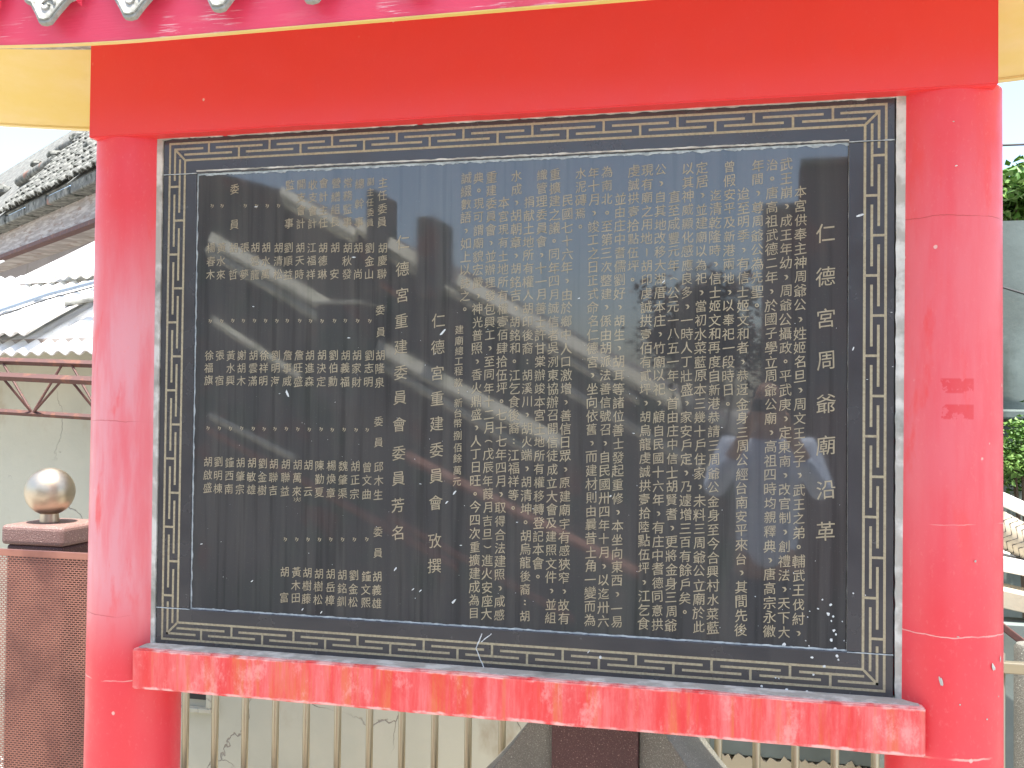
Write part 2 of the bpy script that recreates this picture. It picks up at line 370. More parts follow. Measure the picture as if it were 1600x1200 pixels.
strip('eave_fascia', lambda x: [(YF, ZS-.002), (YF+.012, ZS-.002), (YF+.024, ZS+.15), (YF-.006, ZS+.15)], M_fascia)
strip('rear_eave_board', lambda x: [(YB-.028, ZS-.002), (YB, ZS-.002), (YB+.006, ZS+.15), (YB-.028, ZS+.15)], M_soffit)
strip('yellow_drip_edge', lambda x: [(YF-.002, ZS-.005), (YF+.013, ZS-.005), (YF+.013, ZS-.0025), (YF-.002, ZS-.0025)], M_soffit)
strip('roof_slab', lambda x: [(YF-.012, ZS+.151), (YF-.012, ZS+.17), (.035, ZS+.37), (YB+.012, ZS+.17), (YB+.012, ZS+.151)], M_drip)
strip('ridge', lambda x: [(-.01, ZS+.33), (-.01, ZS+.46), (.08, ZS+.46), (.08, ZS+.33)], M_fascia)
# drip tile: a shield with a raised scroll relief
def drip():
    b = MB(); W_, H_ = .080, .100
    out = [(-W_, .012), (-W_, -.012), (-W_*.80, -.038), (-W_*.62, -.044), (-W_*.35, -.074), (-.014, -.097), (0, -H_), (.014, -.097), (W_*.35, -.074), (W_*.62, -.044), (W_*.80, -.038), (W_, -.012), (W_, .012), (W_*.5, .024), (0, .028), (-W_*.5, .024)]
    b.prism([(x, 0, z) for x, z in out], (0, .014, 0)); return b, out
b, out = drip(); DT = b.build('drip_tile', M_drip, FR, bevel=.003)
rel = MB()
for cx, cz, r0, tw in ((-.034, -.010, .024, 1), (.034, -.010, .024, -1), (0, -.054, .020, 1)):
    pts = [(cx + tw*r0*(1 - t/14)*math.cos(t*.62), -.0015, cz + r0*(1 - t/14)*math.sin(t*.62)) for t in range(13)]
    rel.tube(pts, .0032, 5)
rel.tube([(x*.86, -.001, z*.86 - .004) for x, z in out[1:12]], .0028, 5)
RL = rel.build('scroll_relief', M_drip, DT, smooth=True)
barrel = MB()
for k in range(2):
    n = 10
barrel = MB(); n = 10; Lr = .44
for i in range(2):
    for k in range(n+1):
        t = math.pi*k/n; barrel.v.append((.045*math.cos(t), i*Lr, .045*math.sin(t)))
for k in range(n): barrel.f.append((k, k+1, n+2+k, n+1+k))
barrel.f.append(tuple(range(n+1)))
BT = barrel.build('barrel_tile', M_drip, FR, smooth=False)
slope = math.atan2(.20, .40)
tx = at(75, 30, YF-.04).x; tp = (at(345, 10, YF-.04).x - tx)/2
xs = [tx + tp*i for i in range(-5, 18) if abs(tx + tp*i) < 2.05]
first = True
for i, x in enumerate(xs):
    lz = lift(x)
    for side in (0, 1):
        y = YF - .030 if side == 0 else YB + .030
        d = DT if first else share(DT, 'drip_tile', FR); d.location = L(x, y, ZS+.122+lz); d.rotation_euler = (R(-14) if side == 0 else R(14), 0, R(180) if side else 0)
        if first: RL.location = (0, 0, 0)
        else: share(RL, 'scroll_relief', d)
        bt = BT if first else share(BT, 'barrel_tile', FR)
        bt.location = L(x + tp/2, YF - .03 if side == 0 else YB + .03, ZS+.165+lz); bt.rotation_euler = (slope, 0, R(180) if side else 0)
        first = False

# ------------------------------------------------------------------ the inscribed tablet
W2, H2 = .90, .656; MI, MZ = .096, .0944
TB = thing('stone_tablet', 'dark polished granite tablet with gold engraved Chinese text inside a key pattern border', 'stele', (0, 0, Z0))
slab = MB().box((-W2+MI+.002, .006, -H2+MZ+.002), (W2-MI-.002, .05, H2-MZ-.002)).build('granite_panel', M_gran, TB)
back = MB().box((-W2-.02, .051, -H2), (W2+.02, .10, H2+.0)).build('backing_slab', M_mortar, TB)
BS = []
for a, b in (((-W2, 0, H2-MZ), (W2, .05, H2)), ((-W2, 0, -H2), (W2, .05, -H2+MZ)), ((-W2, 0, -H2+MZ+.0016), (-W2+MI, .05, H2-MZ-.0016)), ((W2-MI, 0, -H2+MZ+.0016), (W2, .05, H2-MZ-.0016))):
    BS.append(MB().box(a, b).build('border_slab', M_bord, TB, bevel=.0018))
# key pattern, laid out along a side: s runs along the side from the outer corner, t runs inwards
A, B_ = W2 - .0186, H2 - .0150
LW = .0054; T1, T2, T3 = .0148, .0292, .0440
def rects(Lside):
    out = [(0, Lside, 0), (T3, Lside - T3, T3)]
    bars = []
    nT = round((Lside - .224) / .174); sp = (Lside - .224) / nT
    ties = []
    for i in range(nT + 1):
        s = .112 + sp*i; bars.append((s - sp*.385, s + sp*.385, T2)); ties.append((s, 0, T2))
        if i < nT:
            s2 = s + sp/2; bars.append((s2 - sp*.385, s2 + sp*.385, T1)); ties.append((s2, T1, T3))
    bars.append((T1, .112 - .016, T1)); bars.append((Lside - .112 + .016, Lside - T1, T1))
    bars[0] = (T2 + .012, bars[0][1], T2); k = [i for i, q in enumerate(bars) if q[2] == T2][-1]; bars[k] = (bars[k][0], Lside - T2 - .012, T2)
    return out + bars, ties
sides = [((-A, B_), (1, 0), (0, -1), 2*A, 0), ((-A, -B_), (1, 0), (0, 1), 2*A, 1), ((-A, B_), (0, -1), (1, 0), 2*B_, 2), ((A, B_), (0, -1), (-1, 0), 2*B_, 3)]
keyb = [MB() for _ in range(4)]
def kbox(mb, x0, x1, z0, z1):
    mb.box((min(x0,x1), -.0005, min(z0,z1)), (max(x0,x1), .0004, max(z0,z1)))
zj = H2 - MZ
def emit(x0, x1, z0, z1, si):                 # side bars are cut where the slabs meet
    x0, x1 = sorted((x0, x1)); z0, z1 = sorted((z0, z1))
    if si < 2: kbox(keyb[si], x0, x1, z0, z1); return
    if z1 > zj: kbox(keyb[0], x0, x1, max(z0, zj), z1)
    if z0 < -zj: kbox(keyb[1], x0, x1, z0, min(z1, -zj))
    if z1 > -zj and z0 < zj: kbox(keyb[si], x0, x1, max(z0, -zj+.0022), min(z1, zj-.0022))
h = LW/2
for (o, ds, dt, Ls, si) in sides:
    rs, ts = rects(Ls)
    def pt(s, t): return (o[0] + ds[0]*s + dt[0]*t, o[1] + ds[1]*s + dt[1]*t)
    for s0, s1, t in rs:
        e0 = -h if si < 2 else h*1.02; 
        ex = h if si < 2 else (-h*1.02 if abs(s0 - t) < 1e-6 else h)
        p = pt(s0 - ex if abs(s0-t) < 1e-6 else s0, t - h); q = pt(s1 + (ex if abs(Ls - s1 - t) < 1e-6 else 0), t + h); emit(p[0], q[0], p[1], q[1], si)
    for s, t0, t1 in ts:
        p = pt(s - h, t0 + h*1.02); q = pt(s + h, t1 - h*1.02); emit(p[0], q[0], p[1], q[1], si)
for sx in (-1, 1):                            # corner diagonals
    for k, sz in ((0, 1), (1, -1)):
        p = Vector((sx*(A - T1), 0, sz*(B_ - T1))); q = Vector((sx*(A - T3), 0, sz*(B_ - T3)))
        d = (q - p).normalized(); nrm = Vector((d.z, 0, -d.x)) * h; p += d*h; q -= d*h
        keyb[k].prism([(w.x, -.0008, w.z) for w in (p+nrm, q+nrm, q-nrm, p-nrm)], (0, .001, 0))
for k in range(4): keyb[k].build('key_pattern', M_key, BS[k])
# mortar beside the tablet and lime in its joints
def ragged(name, p0, p1, wa, wb, y, m, parent, amp=.003, n=80, seed=0, thick=.004, taper=False):
    """a strip from p0 to p1 (x,z) reaching wa to one side and wb to the other, both edges uneven"""
    p0, p1 = Vector(p0), Vector(p1); d = (p1 - p0); ln = d.length; d.normalize(); nr = Vector((-d.y, d.x))
    b = MB()
    for i in range(n+1):
        t = i/n; c = p0 + d*ln*t; s = ln*t*40
        a = wa + amp*(noise.noise(Vector((s, seed, 0))) + .5*noise.noise(Vector((s*4, seed, 5)))); e = wb + amp*(noise.noise(Vector((s, seed, 9))) + .5*noise.noise(Vector((s*4, seed, 15))))
        a = max(a, .0004); e = max(e, .0004) if wb >= 0 else e
        q0 = c + nr*a; q1 = c - nr*e
        b.v += [(q0.x, y, q0.y), (q1.x, y, q1.y), (q0.x, y+thick, q0.y), (q1.x, y+thick, q1.y)]
    for i in range(n):
        k = i*4; b.f += [(k, k+1, k+5, k+4), (k, k+4, k+6, k+2), (k+1, k+3, k+7, k+5)]
    b.f += [(0, 2, 3, 1), (n*4, n*4+1, n*4+3, n*4+2)]
    return b.build(name, m, parent)
ragged('mortar_strip', (-W2-.009, H2+.004), (-W2-.009, -H2-.003), .0075, .009, -.004, M_mortar, TB, .0015, 120, 1, .05)
ragged('mortar_strip', (W2+.013, H2+.004), (W2+.014, -H2-.003), .012, .011, -.004, M_mortar, TB, .002, 120, 2, .05)
ragged('mortar_strip', (-W2-.01, H2+.001), (W2+.02, H2+.001), .0035, .0035, -.006, M_mortar, TB, .003, 260, 3, .05)
ragged('mortar_strip', (-W2-.01, -H2), (W2+.01, -H2), .0018, .0018, -.003, M_lime, TB, .0016, 260, 4, .01)
xi, zi = W2-MI, H2-MZ
ragged('lime_seam', (-xi, zi-.001), (xi, zi-.001), .0012, .0045, .0045, M_lime, TB, .0055, 300, 5, .002)
ragged('lime_seam', (-xi, -zi+.001), (xi, -zi+.001), .0028, .001, .0042, M_lime, TB, .0025, 300, 6, .002)
ragged('lime_seam', (-xi+.001, zi), (-xi+.001, -zi), .0022, .001, .0044, M_lime, TB, .0025, 160, 7, .002)
ragged('lime_seam', (xi-.0, zi), (xi-.0, -zi), .0004, .0004, .0044, M_mortar, TB, .0008, 160, 8, .002)
for sx in (-1, 1):
    for sz in (-1, 1):
        ragged('lime_seam', (sx*W2, sz*zi), (sx*xi, sz*zi), .0010, .0010, -.0012, M_lime, TB, .0008, 30, 9+sx+sz*3, .003)
ragged('ledge_seam', (-xi, zi+.006), (xi, zi+.004), .0018, .0018, -.0006, M_mortar, TB, .002, 260, 22, .001)

# glyphs
LINES = [  # column index from the right, first row, text
(0,2,'本宮供奉主神周爺公，姓姬名旦，周文王之子，武王之弟。輔武王伐紂，'),
(1,0,'武王崩，成王年幼，周爺公攝政。平武庚，定東南，改官制，創禮法，天下大'),
(2,0,'治。唐高祖武德二年，於國子學立周爺公廟，高祖四時均親釋典，唐高宗永徽'),
(3,0,'年間，尊周爺公為先聖。'),
(4,2,'迨至明季，有信士姬文和者，恭迓金身三周公經台南安平來台，其間先後'),
(5,0,'曾假安平及新港兩地，以奉祀一段時日。'),
(6,2,'迄清乾隆時，信士姬文和再度自新港恭請三周爺公金身至今合興村水菜藍'),
(7,0,'定居、並建廟以為祀，當初水菜藍原本三幾十戶住家，未料三周爺公立廟於此'),
(8,0,'以其神威顯化感應良多，一時人丁壯盛，家安戶定，乃遽增三百有餘戶矣。'),
(9,2,'直至咸豐元年（公元一八五一年）首由庄中信士胡賢耆，更將金身三周爺'),
(10,0,'公，自其地改移大湖厝本庄，竹廟以祀，顧自民國十六年，有庄中耆德同意拱'),
(11,0,'現有廟之用地｜胡印虔誠拱壹佰有貳坪，胡烏龍虔誠拱壹拾陸點伍坪，江乞食'),
(12,0,'虔誠拱壹拾點伍坪。'),
(13,2,'並由庄中耆儒劉好，胡生、胡耳等諸位善士發起重修，本坐向東西，一易'),
(14,0,'為南北。至第三次整建，係由胡派法善信號召，自民國卅四年十月，以迄卅六'),
(15,0,'年十月，竣工之日正式命名仁德宮，坐向依舊，而建材則由曩昔土角一變而為'),
(16,0,'水泥磚焉。'),
(17,2,'民國七十六年，由於鄉中人口激增，善信日眾，原建廟宇有感狹窄，故有'),
(18,0,'重擴建之議。同年四月誠信者吳洌東協辦召開信徒成立大會及建照文件，並組'),
(19,0,'織管理委員會，十一月善士許甘棠辦竣本宮土地所有權移轉登記本會。'),
(20,2,'捐献土地所有權人胡印後裔：胡溪川、胡火端、胡清坤。胡烏龍後裔：胡'),
(21,0,'水成、胡朝章、胡銘吉、胡銘和。江乞食後裔：江福祥等。'),
(22,2,'本宮現有土地所有權壹佰肆拾伍坪。七十七年四月，取得合法建照，咸感'),
(23,0,'重建委員會，並辦理發包興工，至同年十二月（戊辰年葭月吉旦）進火安座大'),
(24,0,'典。現可謂廟貌宏嚴，神光普照，香火鼎盛，人丁日旺。今四次重擴建成為目'),
(25,0,'誠綴數語，如上以誌之。')]
items = []                                     # (line id, char, x, z, size)
CP, RP = .03119, .03173
for ci, r0, t in LINES:
    x = .7015 - CP*ci if ci else .7013
    for k, ch in enumerate(t): items.append((('body', ci), ch, x, .5195 - RP*(r0+k), .0300))
def px(x, y): p = at(x, y, .006); return p.x, p.z - Z0
def col(idn, chars, ys, x0, x1, size):
    for k, (ch, y) in enumerate(zip(chars, ys)):
        x = x0 + (x1 - x0) * (y - ys[0]) / max(1, ys[-1] - ys[0]); X, Z = px(x, y); items.append((idn, ch, X, Z, size))
col(('title', 0), '仁德宮周爺廟沿革', [364, 432, 497, 563, 631, 695, 765, 830], 1290, 1290, .046)
col(('cost', 0), '建廟總工程款：新台幣捌佰餘萬元', [515,532,548,564,580,597,612,629,645,661,680,699,716,735,753], 718, 714, .0235)
col(('signature', 0), '仁德宮重建委員會攷撰', [501, 542, 583, 622, 662, 703, 743, 785, 845, 884], 685, 679, .038)
col(('heading', 0), '仁德宮重建委員會委員芳名', [378, 420, 461, 501, 542, 582, 621, 663, 708, 747, 789, 832], 630, 621, .038)
S = .0275
for x, t, ys in ((598,'主任委員',(285,305,326,347)), (579,'副主任委員',(284,300,316,332,348,)), (562,'總幹事',(287,318,347)), (544,'常務監事',(286,306,326,347)),
                 (525,'營繕組長',(286,307,327,347)), (506,'會計主任',(286,307,328,348)), (489,'收支會計',(289,308,329,349)), (471,'開支會計',(288,308,328,349)),
                 (453,'監事',(289,349)), (367,'委員',(295,351))): col(('office', x), t, ys, x, x-1, S if len(t) < 5 else .0215)
def names(row, xs_, ns, y0s, y1s, sz=S):      # row heights given at the left and right ends
    xa, xb = min(xs_), max(xs_)
    for x, nm in zip(xs_, ns):
        f = (x - xa) / (xb - xa); ys = [a + (b - a)*f for a, b in zip(y0s, y1s)]
        if len(nm) == 2: nm = nm[0] + ' ' + nm[1]
        col(('name', row, x), nm, ys, x, x-1, sz)
names(1, (598,578,560,543,524,505,487,469,451,435,416,399,383,365,346,330), '胡慶聯 劉金山 胡尚 胡秋發 胡安 胡德琳 江福祥 胡天時 劉順益 胡清松 胡水萬 胡雲龍 張夢 胡哲 黃水來 楊春木'.split(), (387,408,429), (387,407,428))
names(2, (594.6,577,558,540,521,503,484.6,467,449.6,431,413,396,378,361,344,327), '胡隆泉 劉志明 胡家財 胡義福 劉伯勳 胡決定 胡進森 詹旺盛 詹事威 劉明海 徐祥明 胡雲滿 謝胡木 黃水興 張宿 徐福旗'.split(), (555,575,594), (555,575,597))
names(3, (592,574,555,536.5,518,500,482,465,446.5,428,410.5,393.5,376,358.6,341.6,325.5), '邱木生 曾文曲 胡正宗 魏肇渠 楊煥章 陳勤夏 胡云 胡萬來 胡聯益 胡聯吉 劉金樹 胡敏雄 胡肇宗 鐘西南 劉明棟 胡啟盛'.split(), (721,742,762), (730,751,773))
names(4, (589.5,572.5,553,535,516.7,498,480,463,445), '胡義雄 鐘文熙 劉金松 胡銘釧 胡岳樟 胡樹松 胡樹藤 黃木田 胡富'.split(), (893,913,933), (901,922,943))
for x, y0, y1 in ((594.6, 484, 519), (592, 658, 691), (591, 831, 864)): col(('office', x+y0), '委員', (y0, y1), x, x, .026)
X, Z = px(465, 780); items.append((('name', 3, 465), '火', X, Z, .014)); items.append((('name', 3, 465), '（', X-.008, Z, -.014)); items.append((('name', 3, 465), '）', X+.008, Z, -.014))
for x in (331.5,347,383,400.6,417,435): X, Z = px(x, 322); items.append((('ditto', 1), '〃', X, Z, S))
for x in (577,558,539,522,503,485,467.5,449,432,414.6,397,380,363,346,328): X, Z = px(x, 501.5); items.append((('ditto', 2), '〃', X, Z, S))
for x in (573,556,537,519,501,483,465,447,429,412,395,377,359.5,342.5,325): X, Z = px(x, 669 + (x-325)*.012); items.append((('ditto', 3), '〃', X, Z, S))
for x in (572.5,553,534.6,516.7,499,480.7,463,445): X, Z = px(x, 843); items.append((('ditto', 4), '〃', X, Z, S))

def stroke(pts, ws):
    b = MB(); n = len(pts)
    for i, p in enumerate(pts):
        p = Vector(p); q = Vector(pts[min(i+1, n-1)]) - Vector(pts[max(i-1, 0)]); q.normalize(); nr = Vector((-q.y, q.x)) * ws[i]
        b.v += [(p.x+nr.x, p.y+nr.y), (p.x-nr.x, p.y-nr.y)]
    b.f = [(2*i, 2*i+1, 2*i+3, 2*i+2) for i in range(n-1)]
    return b.v, b.f
def ring(cx, cy, r0, r1, a0=0, a1=2*math.pi, n=12):
    v = []; f = []
    for i in range(n+1):
        t = a0 + (a1-a0)*i/n; v += [(cx+r0*math.cos(t), cy+r0*math.sin(t)), (cx+r1*math.cos(t), cy+r1*math.sin(t))]
    for i in range(n): f.append((2*i, 2*i+1, 2*i+3, 2*i+2))
    return v, f
def join(*ps):
    v = []; f = []
    for a, b in ps: n = len(v); v += a; f += [tuple(i+n for i in q) for q in b]
    return v, f
G = {}
G['，'] = G['、'] = stroke([(-.10, .12), (.06, .10), (.13, .0), (.07, -.12), (-.04, -.2)], [.02, .07, .07, .045, .01])
G['。'] = ring(0, 0, .07, .15)
G['：'] = join(stroke([(-.06, .16), (.07, .12)], [.05, .06]), stroke([(-.06, -.12), (.07, -.16)], [.05, .06]))
G['（'] = ring(0, -.32, .34, .41, R(38), R(142)); G['）'] = ring(0, .32, .34, .41, R(218), R(322))
G['｜'] = stroke([(0, .3), (.01, 0), (0, -.3)], [.04, .05, .03])
G['〃'] = join(stroke([(-.13, .12), (.0, .16), (-.04, .02), (-.12, -.09)], [.02, .05, .04, .01]), stroke([(.04, .06), (.17, .10), (.12, -.06), (-.02, -.2)], [.02, .05, .04, .01]))
G[' '] = ([], [])
need = sorted({it[1] for it in items} - set(G))
tmp = []
for ch in need:
    cu = bpy.data.curves.new('glyph', 'FONT'); cu.body = ch; cu.size = 1; cu.align_x = 'CENTER'; cu.resolution_u = 2; cu.offset = .001
    o = bpy.data.objects.new('glyph', cu); C.objects.link(o); tmp.append((ch, o, cu))
bpy.context.view_layer.update(); dg = bpy.context.evaluated_depsgraph_get()
raw = {}
for ch, o, cu in tmp:
    me = bpy.data.meshes.new_from_object(o.evaluated_get(dg)); raw[ch] = ([(v.co.x, v.co.y) for v in me.vertices], [tuple(p.vertices) for p in me.polygons]); bpy.data.meshes.remove(me)
for ch, o, cu in tmp: bpy.data.objects.remove(o); bpy.data.curves.remove(cu)
ref = raw.get('國', ([], []))[0]
em = (max(v[0] for v in ref) - min(v[0] for v in ref)) / .86 if ref else 1
for ch, (v, f) in raw.items():
    if not v: G[ch] = ([], []); continue
    cx = (max(a for a, _ in v) + min(a for a, _ in v)) / 2; cy = (max(b for _, b in v) + min(b for _, b in v)) / 2
    w = []
    for a, b in v:
        a = (a-cx)/em; b = (b-cy)/em; a *= .93; b *= .97
        a += .012*math.sin(b*9); b += .13*a - .10*a*a      # brush slant: strokes climb to the right
        w.append((a, b))
    G[ch] = (w, f)
lines = {}
rg = random.Random(3)
for idn, ch, x, z, s in items:
    v, f = G[ch]; s_ = s; s = abs(s)
    if idn[0] == 'body': s *= rg.uniform(.93, 1.05)
    a = rg.uniform(-.035, .035); ca, sa = math.cos(a)*s, math.sin(a)*s; dx, dz = rg.uniform(-.0007, .0007), rg.uniform(-.0007, .0007)
    if s_ < 0: ca, sa = 0, s*(-1)
    V, F = lines.setdefault(idn, ([], [])); n = len(V)
    V += [(x+dx+ca*p-sa*q, .0053, z+dz+sa*p+ca*q) for p, q in v]; F += [tuple(i+n for i in q) for q in f]
for idn, (V, F) in lines.items():
    if not V: continue
    me = bpy.data.meshes.new('inscription_line'); me.from_pydata(V, [], F); me.materials.append(M_gold); me.update()
    o = bpy.data.objects.new('inscription_line', me); C.objects.link(o); o.parent = slab
    if idn[0] in ('ditto', 'office', 'cost', 'name'): o['kind'] = 'stuff'
# spots of lime, droppings and scratches on the stone
sp = MB(); rs = random.Random(5)
def blob(x, z, r_, y, asp=1.0, ang=0):
    n = 9; c = len(sp.v); sp.v.append((x, y-.0006, z))
    for k in range(n):
        t = 2*math.pi*k/n; q = r_*(.75+.5*rs.random()); a = q*math.cos(t)*asp; b = q*math.sin(t)
        sp.v.append((x+a*math.cos(ang)-b*math.sin(ang), y, z+a*math.sin(ang)+b*math.cos(ang)))
    for k in range(n): sp.f.append((c, c+1+k, c+1+(k+1) % n))
for x, y, r_ in ((1298,945,3),(1278,951,2.6),(1294,959,4),(1302,963,2.5),(1299,970,2.4),(1303,985,3.6),(1299,1000,4.2),(1316,971,1.6),(1319,1001,1.8),(1306,991,3),(1269,1027,3.6),(1308,1025,3.4),(1310,1031,2.5),(1305,1014,3.6),(1288,1041,3.6),(1271,1054,2.4),(1190,1072,2.8),(1229,1077,3.8),(1261,1080,3.2),(1259,1001,1.6),(1264,1009,2.2),(1285,937,2),(1265,955,1.6),(1262,964,1.6),(1333,927,2.2),(1352,930,1.6),(1240,895,1.4),(1180,932,1.5),(1225,1007,5),(1158,985,1.6),(954,775,2.6),(938,1027,3.6),(1212,1059,2.2),(1217,1060,1.8)):
    inside = 311 < x < 1327 and 262 < y < 1016
    p = at(x, y, .0 if not inside else .006); blob(p.x, p.z-Z0, r_/640*.6, .0052 if inside else -.0010, rs.uniform(.7, 1), rs.uniform(0, 3))
for x, y, ln, an in ((400,323,4,.1),(553,402,5,.0),(545,528,4,0),(449,615,9,-1.2),(692,519,8,.8),(396,479,3,0),(437,615,2,0),(657,756,3,0),(710,770,6,.9),(698,785,5,.8),(618,889,5,.9),(645,921,4,.7),(657,923,4,.8),(709,940,7,.8),(720,852,3,0),(808,816,3,0),(394,908,4,.6),(502,957,4,.9),(473,952,4,.9),(315,850,4,.3),(342,978,6,1.0),(905,466,3,.3),(1037,440,4,.9),(990,677,3,0),(1345,336,8,.3),(1120,1014,3,.2),(870,1003,4,1.2),(925,1010,5,.9),(920,1018,4,.9),(850,1005,5,1.4),(905,994,3,0),(1333,545,4,1.2),(1395,573,2,0),(1393,488,2,0),(1355,593,2,0),(640,1038,3,0),(833,795,2,0),(1128,668,2,0)):
    inside = 311 < x < 1327 and 262 < y < 1016
    p = at(x, y, .0 if not inside else .006); blob(p.x, p.z-Z0, ln/640*.22, .0052 if inside else -.0010, 3.2, an)
for _ in range(150):
    blob(rs.uniform(-.88, .88), rs.uniform(-.64, .2) , rs.uniform(.0004, .0009), -.0010 if False else .0052 if True else 0, rs.uniform(.6, 1.6), rs.uniform(0, 3))
props(sp.build('lime_specks', M_drop, slab), kind='stuff')
def jag(name, pts, w, y, m, parent):
    pts = [at(a, b, 0) for a, b in pts]; b = MB(); q = []
    for i in range(len(pts)-1):
        for k in range(6):
            t = k/6; p = pts[i].lerp(pts[i+1], t); q.append(Vector((p.x + rs.uniform(-.0008, .0008), y, p.z - Z0 + rs.uniform(-.0008, .0008))))
    q.append(Vector((pts[-1].x, y, pts[-1].z - Z0))); b.tube(q, [w*rs.uniform(.6, 1.3) for _ in q], 5); return b.build(name, m, parent)
jag('crack_filler', ((758,1048),(744,1013),(753,990)), .0016, 0, M_drop, BS[1]); jag('crack_filler', ((752,1003),(768,990)), .0012, 0, M_drop, BS[1])

# ------------------------------------------------------------------ fence behind the frame
YFN = .90
FE = thing('bar_fence', 'bronze coloured steel tube fence behind the bottom of the red frame', 'fence', (0, YFN, 0))
bar = MB().tube([(0, 0, .06), (0, 0, 1.02)], .0125, 14).build('bar', M_tube, FE, smooth=True)
bxs = [-1.355 + .1155*i for i in range(24)]
for i, x in enumerate(bxs):
    o = bar if i == 0 else share(bar, 'bar', FE); o.location = (x, 0, 0)
for z in (.10, .98): MB().box((-1.42, -.016, z-.016), (1.40, .016, z+.016)).build('rail', M_tube, FE, bevel=.003)

# pedestal with flared sides in front of the fence
PD = thing('stone_pedestal', 'pebble rendered pedestal with dark brown middle and flared grey sides under the tablet', 'pedestal', (0, .50, 0))
c = at(931, 1140, .50); wx = (at(997, 1140, .50).x - at(864, 1140, .50).x)/2; cx = c.x; zt_ = at(819, 1130, .50).z + .05
MB().box((cx-wx, -.03, 0), (cx+wx, .37, zt_)).build('shaft', M_brownd, PD, bevel=.004)
for s in (-1, 1):
    poly = [(cx+s*(wx+.001), 0, 0)]
    prof = []
    for k in range(25):
        z_ = zt_ * k/24; d_ = zt_ - z_; prof.append((cx + s*(wx + min(.36, .045 + .62*d_ + .5*d_*d_)), 0, z_))
    poly = [(cx+s*(wx+.001), 0, 0)] + prof + [(cx+s*(wx+.001), 0, zt_)]
    MB().prism(poly, (0, .37, 0)).build('side_scroll', M_greyt, PD, bevel=.004)
MB().box((cx-wx-.09, -.05, zt_+.001), (cx+wx+.09, .27, zt_+.05)).build('cap', M_greyt, PD, bevel=.006)

# ------------------------------------------------------------------ gate pier with ball, perforated sheet
pf = at(2, 820, .98); pc = at(97, 820, .98)
x0, x1 = pf.x, pc.x; zc = pf.z
GP = thing('gate_pier', 'brown pebble rendered gate pier with a round metal ball on top', 'pier', ((x0+x1)/2, .98 + .13, 0))
hw = (x1-x0)/2
rough = MB().box((-hw-.004, -.13, zc-.075), (hw+.004, .15, zc)).build('pier_cap', M_brown, GP, bevel=.016, seg=3)
MB().box((-hw+.012, -.115, 0), (hw-.004, .13, zc-.0755)).build('pier_shaft', M_brownd, GP, bevel=.01)  # browner than the cap: shade behind the screen is put into the colour
bc = at(78, 775, 1.11); dd = (bc - CAM).dot(FW); rb = 37/1600*dd
lb = (bc.x - (x0+x1)/2)
col_ = MB().lathe([(.036, zc+.001), (.036, zc+.012), (.034, zc+.03), (.034, zc+.045)], 28, (lb, 0)).build('ball_collar', M_ball, GP); auto(col_)
zb = zc + .035 + rb*.92
sph = MB().lathe([(max(.0005, rb*math.sin(math.pi*k/28)), zb - rb*math.cos(math.pi*k/28)) for k in range(29)], 48, (lb, 0)).build('metal_ball', M_ball, GP, smooth=True)

PS = thing('perforated_screen', 'copper coloured perforated metal screen with brick shaped slots before the pier', 'screen', (0, .80, 0))
pt = at(0, 857, .80); ztop = pt.z; xa, xb = pt.x - .35, at(140, 857, .80).x + .10
pw, ph = .0172, .0078; nx = int((xb-xa)/pw); nz = 128
b = MB()
def sheet_y(x): return .0 if x < xa+.62 else .0
for j in range(nz):
    z1 = ztop - .024 - j*ph; z0 = z1 - ph; off = pw*.5 if j % 2 else 0
    for i in range(nx):
        a0 = xa + off + i*pw; a1 = a0+pw; s0, s1 = a0+pw*.11, a1-pw*.11; t0, t1 = z0+ph*.20, z1-ph*.20
        b.add([(a0,0,z0),(a1,0,z0),(a1,0,z1),(a0,0,z1),(s0,0,t0),(s1,0,t0),(s1,0,t1),(s0,0,t1)], [(0,1,5,4),(1,2,6,5),(2,3,7,6),(3,0,4,7)])
ps = b.build('slotted_sheet', M_copper, PS); props(ps, kind='stuff')
sm = ps.modifiers.new('thickness', 'SOLIDIFY'); sm.thickness = .0012; sm.offset = 1
MB().box((xa-.01, -.006, ztop-.0235), (xb+pw, .006, ztop)).build('top_rail', M_copper, PS, bevel=.002)
MB().box((xa-.01, -.006, ztop-.024-nz*ph-.03), (xb+pw, .006, ztop-.0243-nz*ph)).build('bottom_rail', M_copper, PS, bevel=.002)
for x in (xa-.02, xb+pw+.012): MB().box((x-.01, -.012, 0), (x+.01, .012, ztop)).build('upright', M_copper, PS, bevel=.002)

# ------------------------------------------------------------------ plastered wall, window, truss
YW = 1.90
WL = thing('plaster_wall', 'long cracked cream plaster wall behind the fence', 'wall', (0, YW, 0))
ztw = at(60, 535, YW).z - .02
MB().box((-5.5, 0, 0), (1.2, .2, ztw)).build('wall_face', M_wall, WL)
M_sand = plaster('sandy yellow render', (.40, .35, .24), (.46, .41, .29), (.30, .26, .18), False)
za = at(1240, 1184, YW).z
MB().box((.42, -.03, za), (1.19, -.002, za+.5)).build('dark_wall_patch', M_dwall, WL, bevel=.004)  # darker box on the wall face, above the sandy strip
ragged('sandy_render', (.40, .10), (1.21, .10), za-.10, .09, -.036, M_sand, WL, .04, 60, 31, .03)
pz = at(310, 1088, YW); 
WN = thing('wall_vent', 'small dark vent opening with a pale sill low in the cream wall', 'vent', (pz.x, YW, pz.z))
MB().box((-.075, -.012, -.01), (.05, -.002, .06)).build('opening', M_dark, WN)
MB().box((-.09, -.035, -.065), (.085, -.001, -.045)).build('sill', M_wall, WN, bevel=.003)
MB().box((.055, -.03, -.0445), (.080, -.001, .07)).build('jamb', M_wall, WN, bevel=.003)
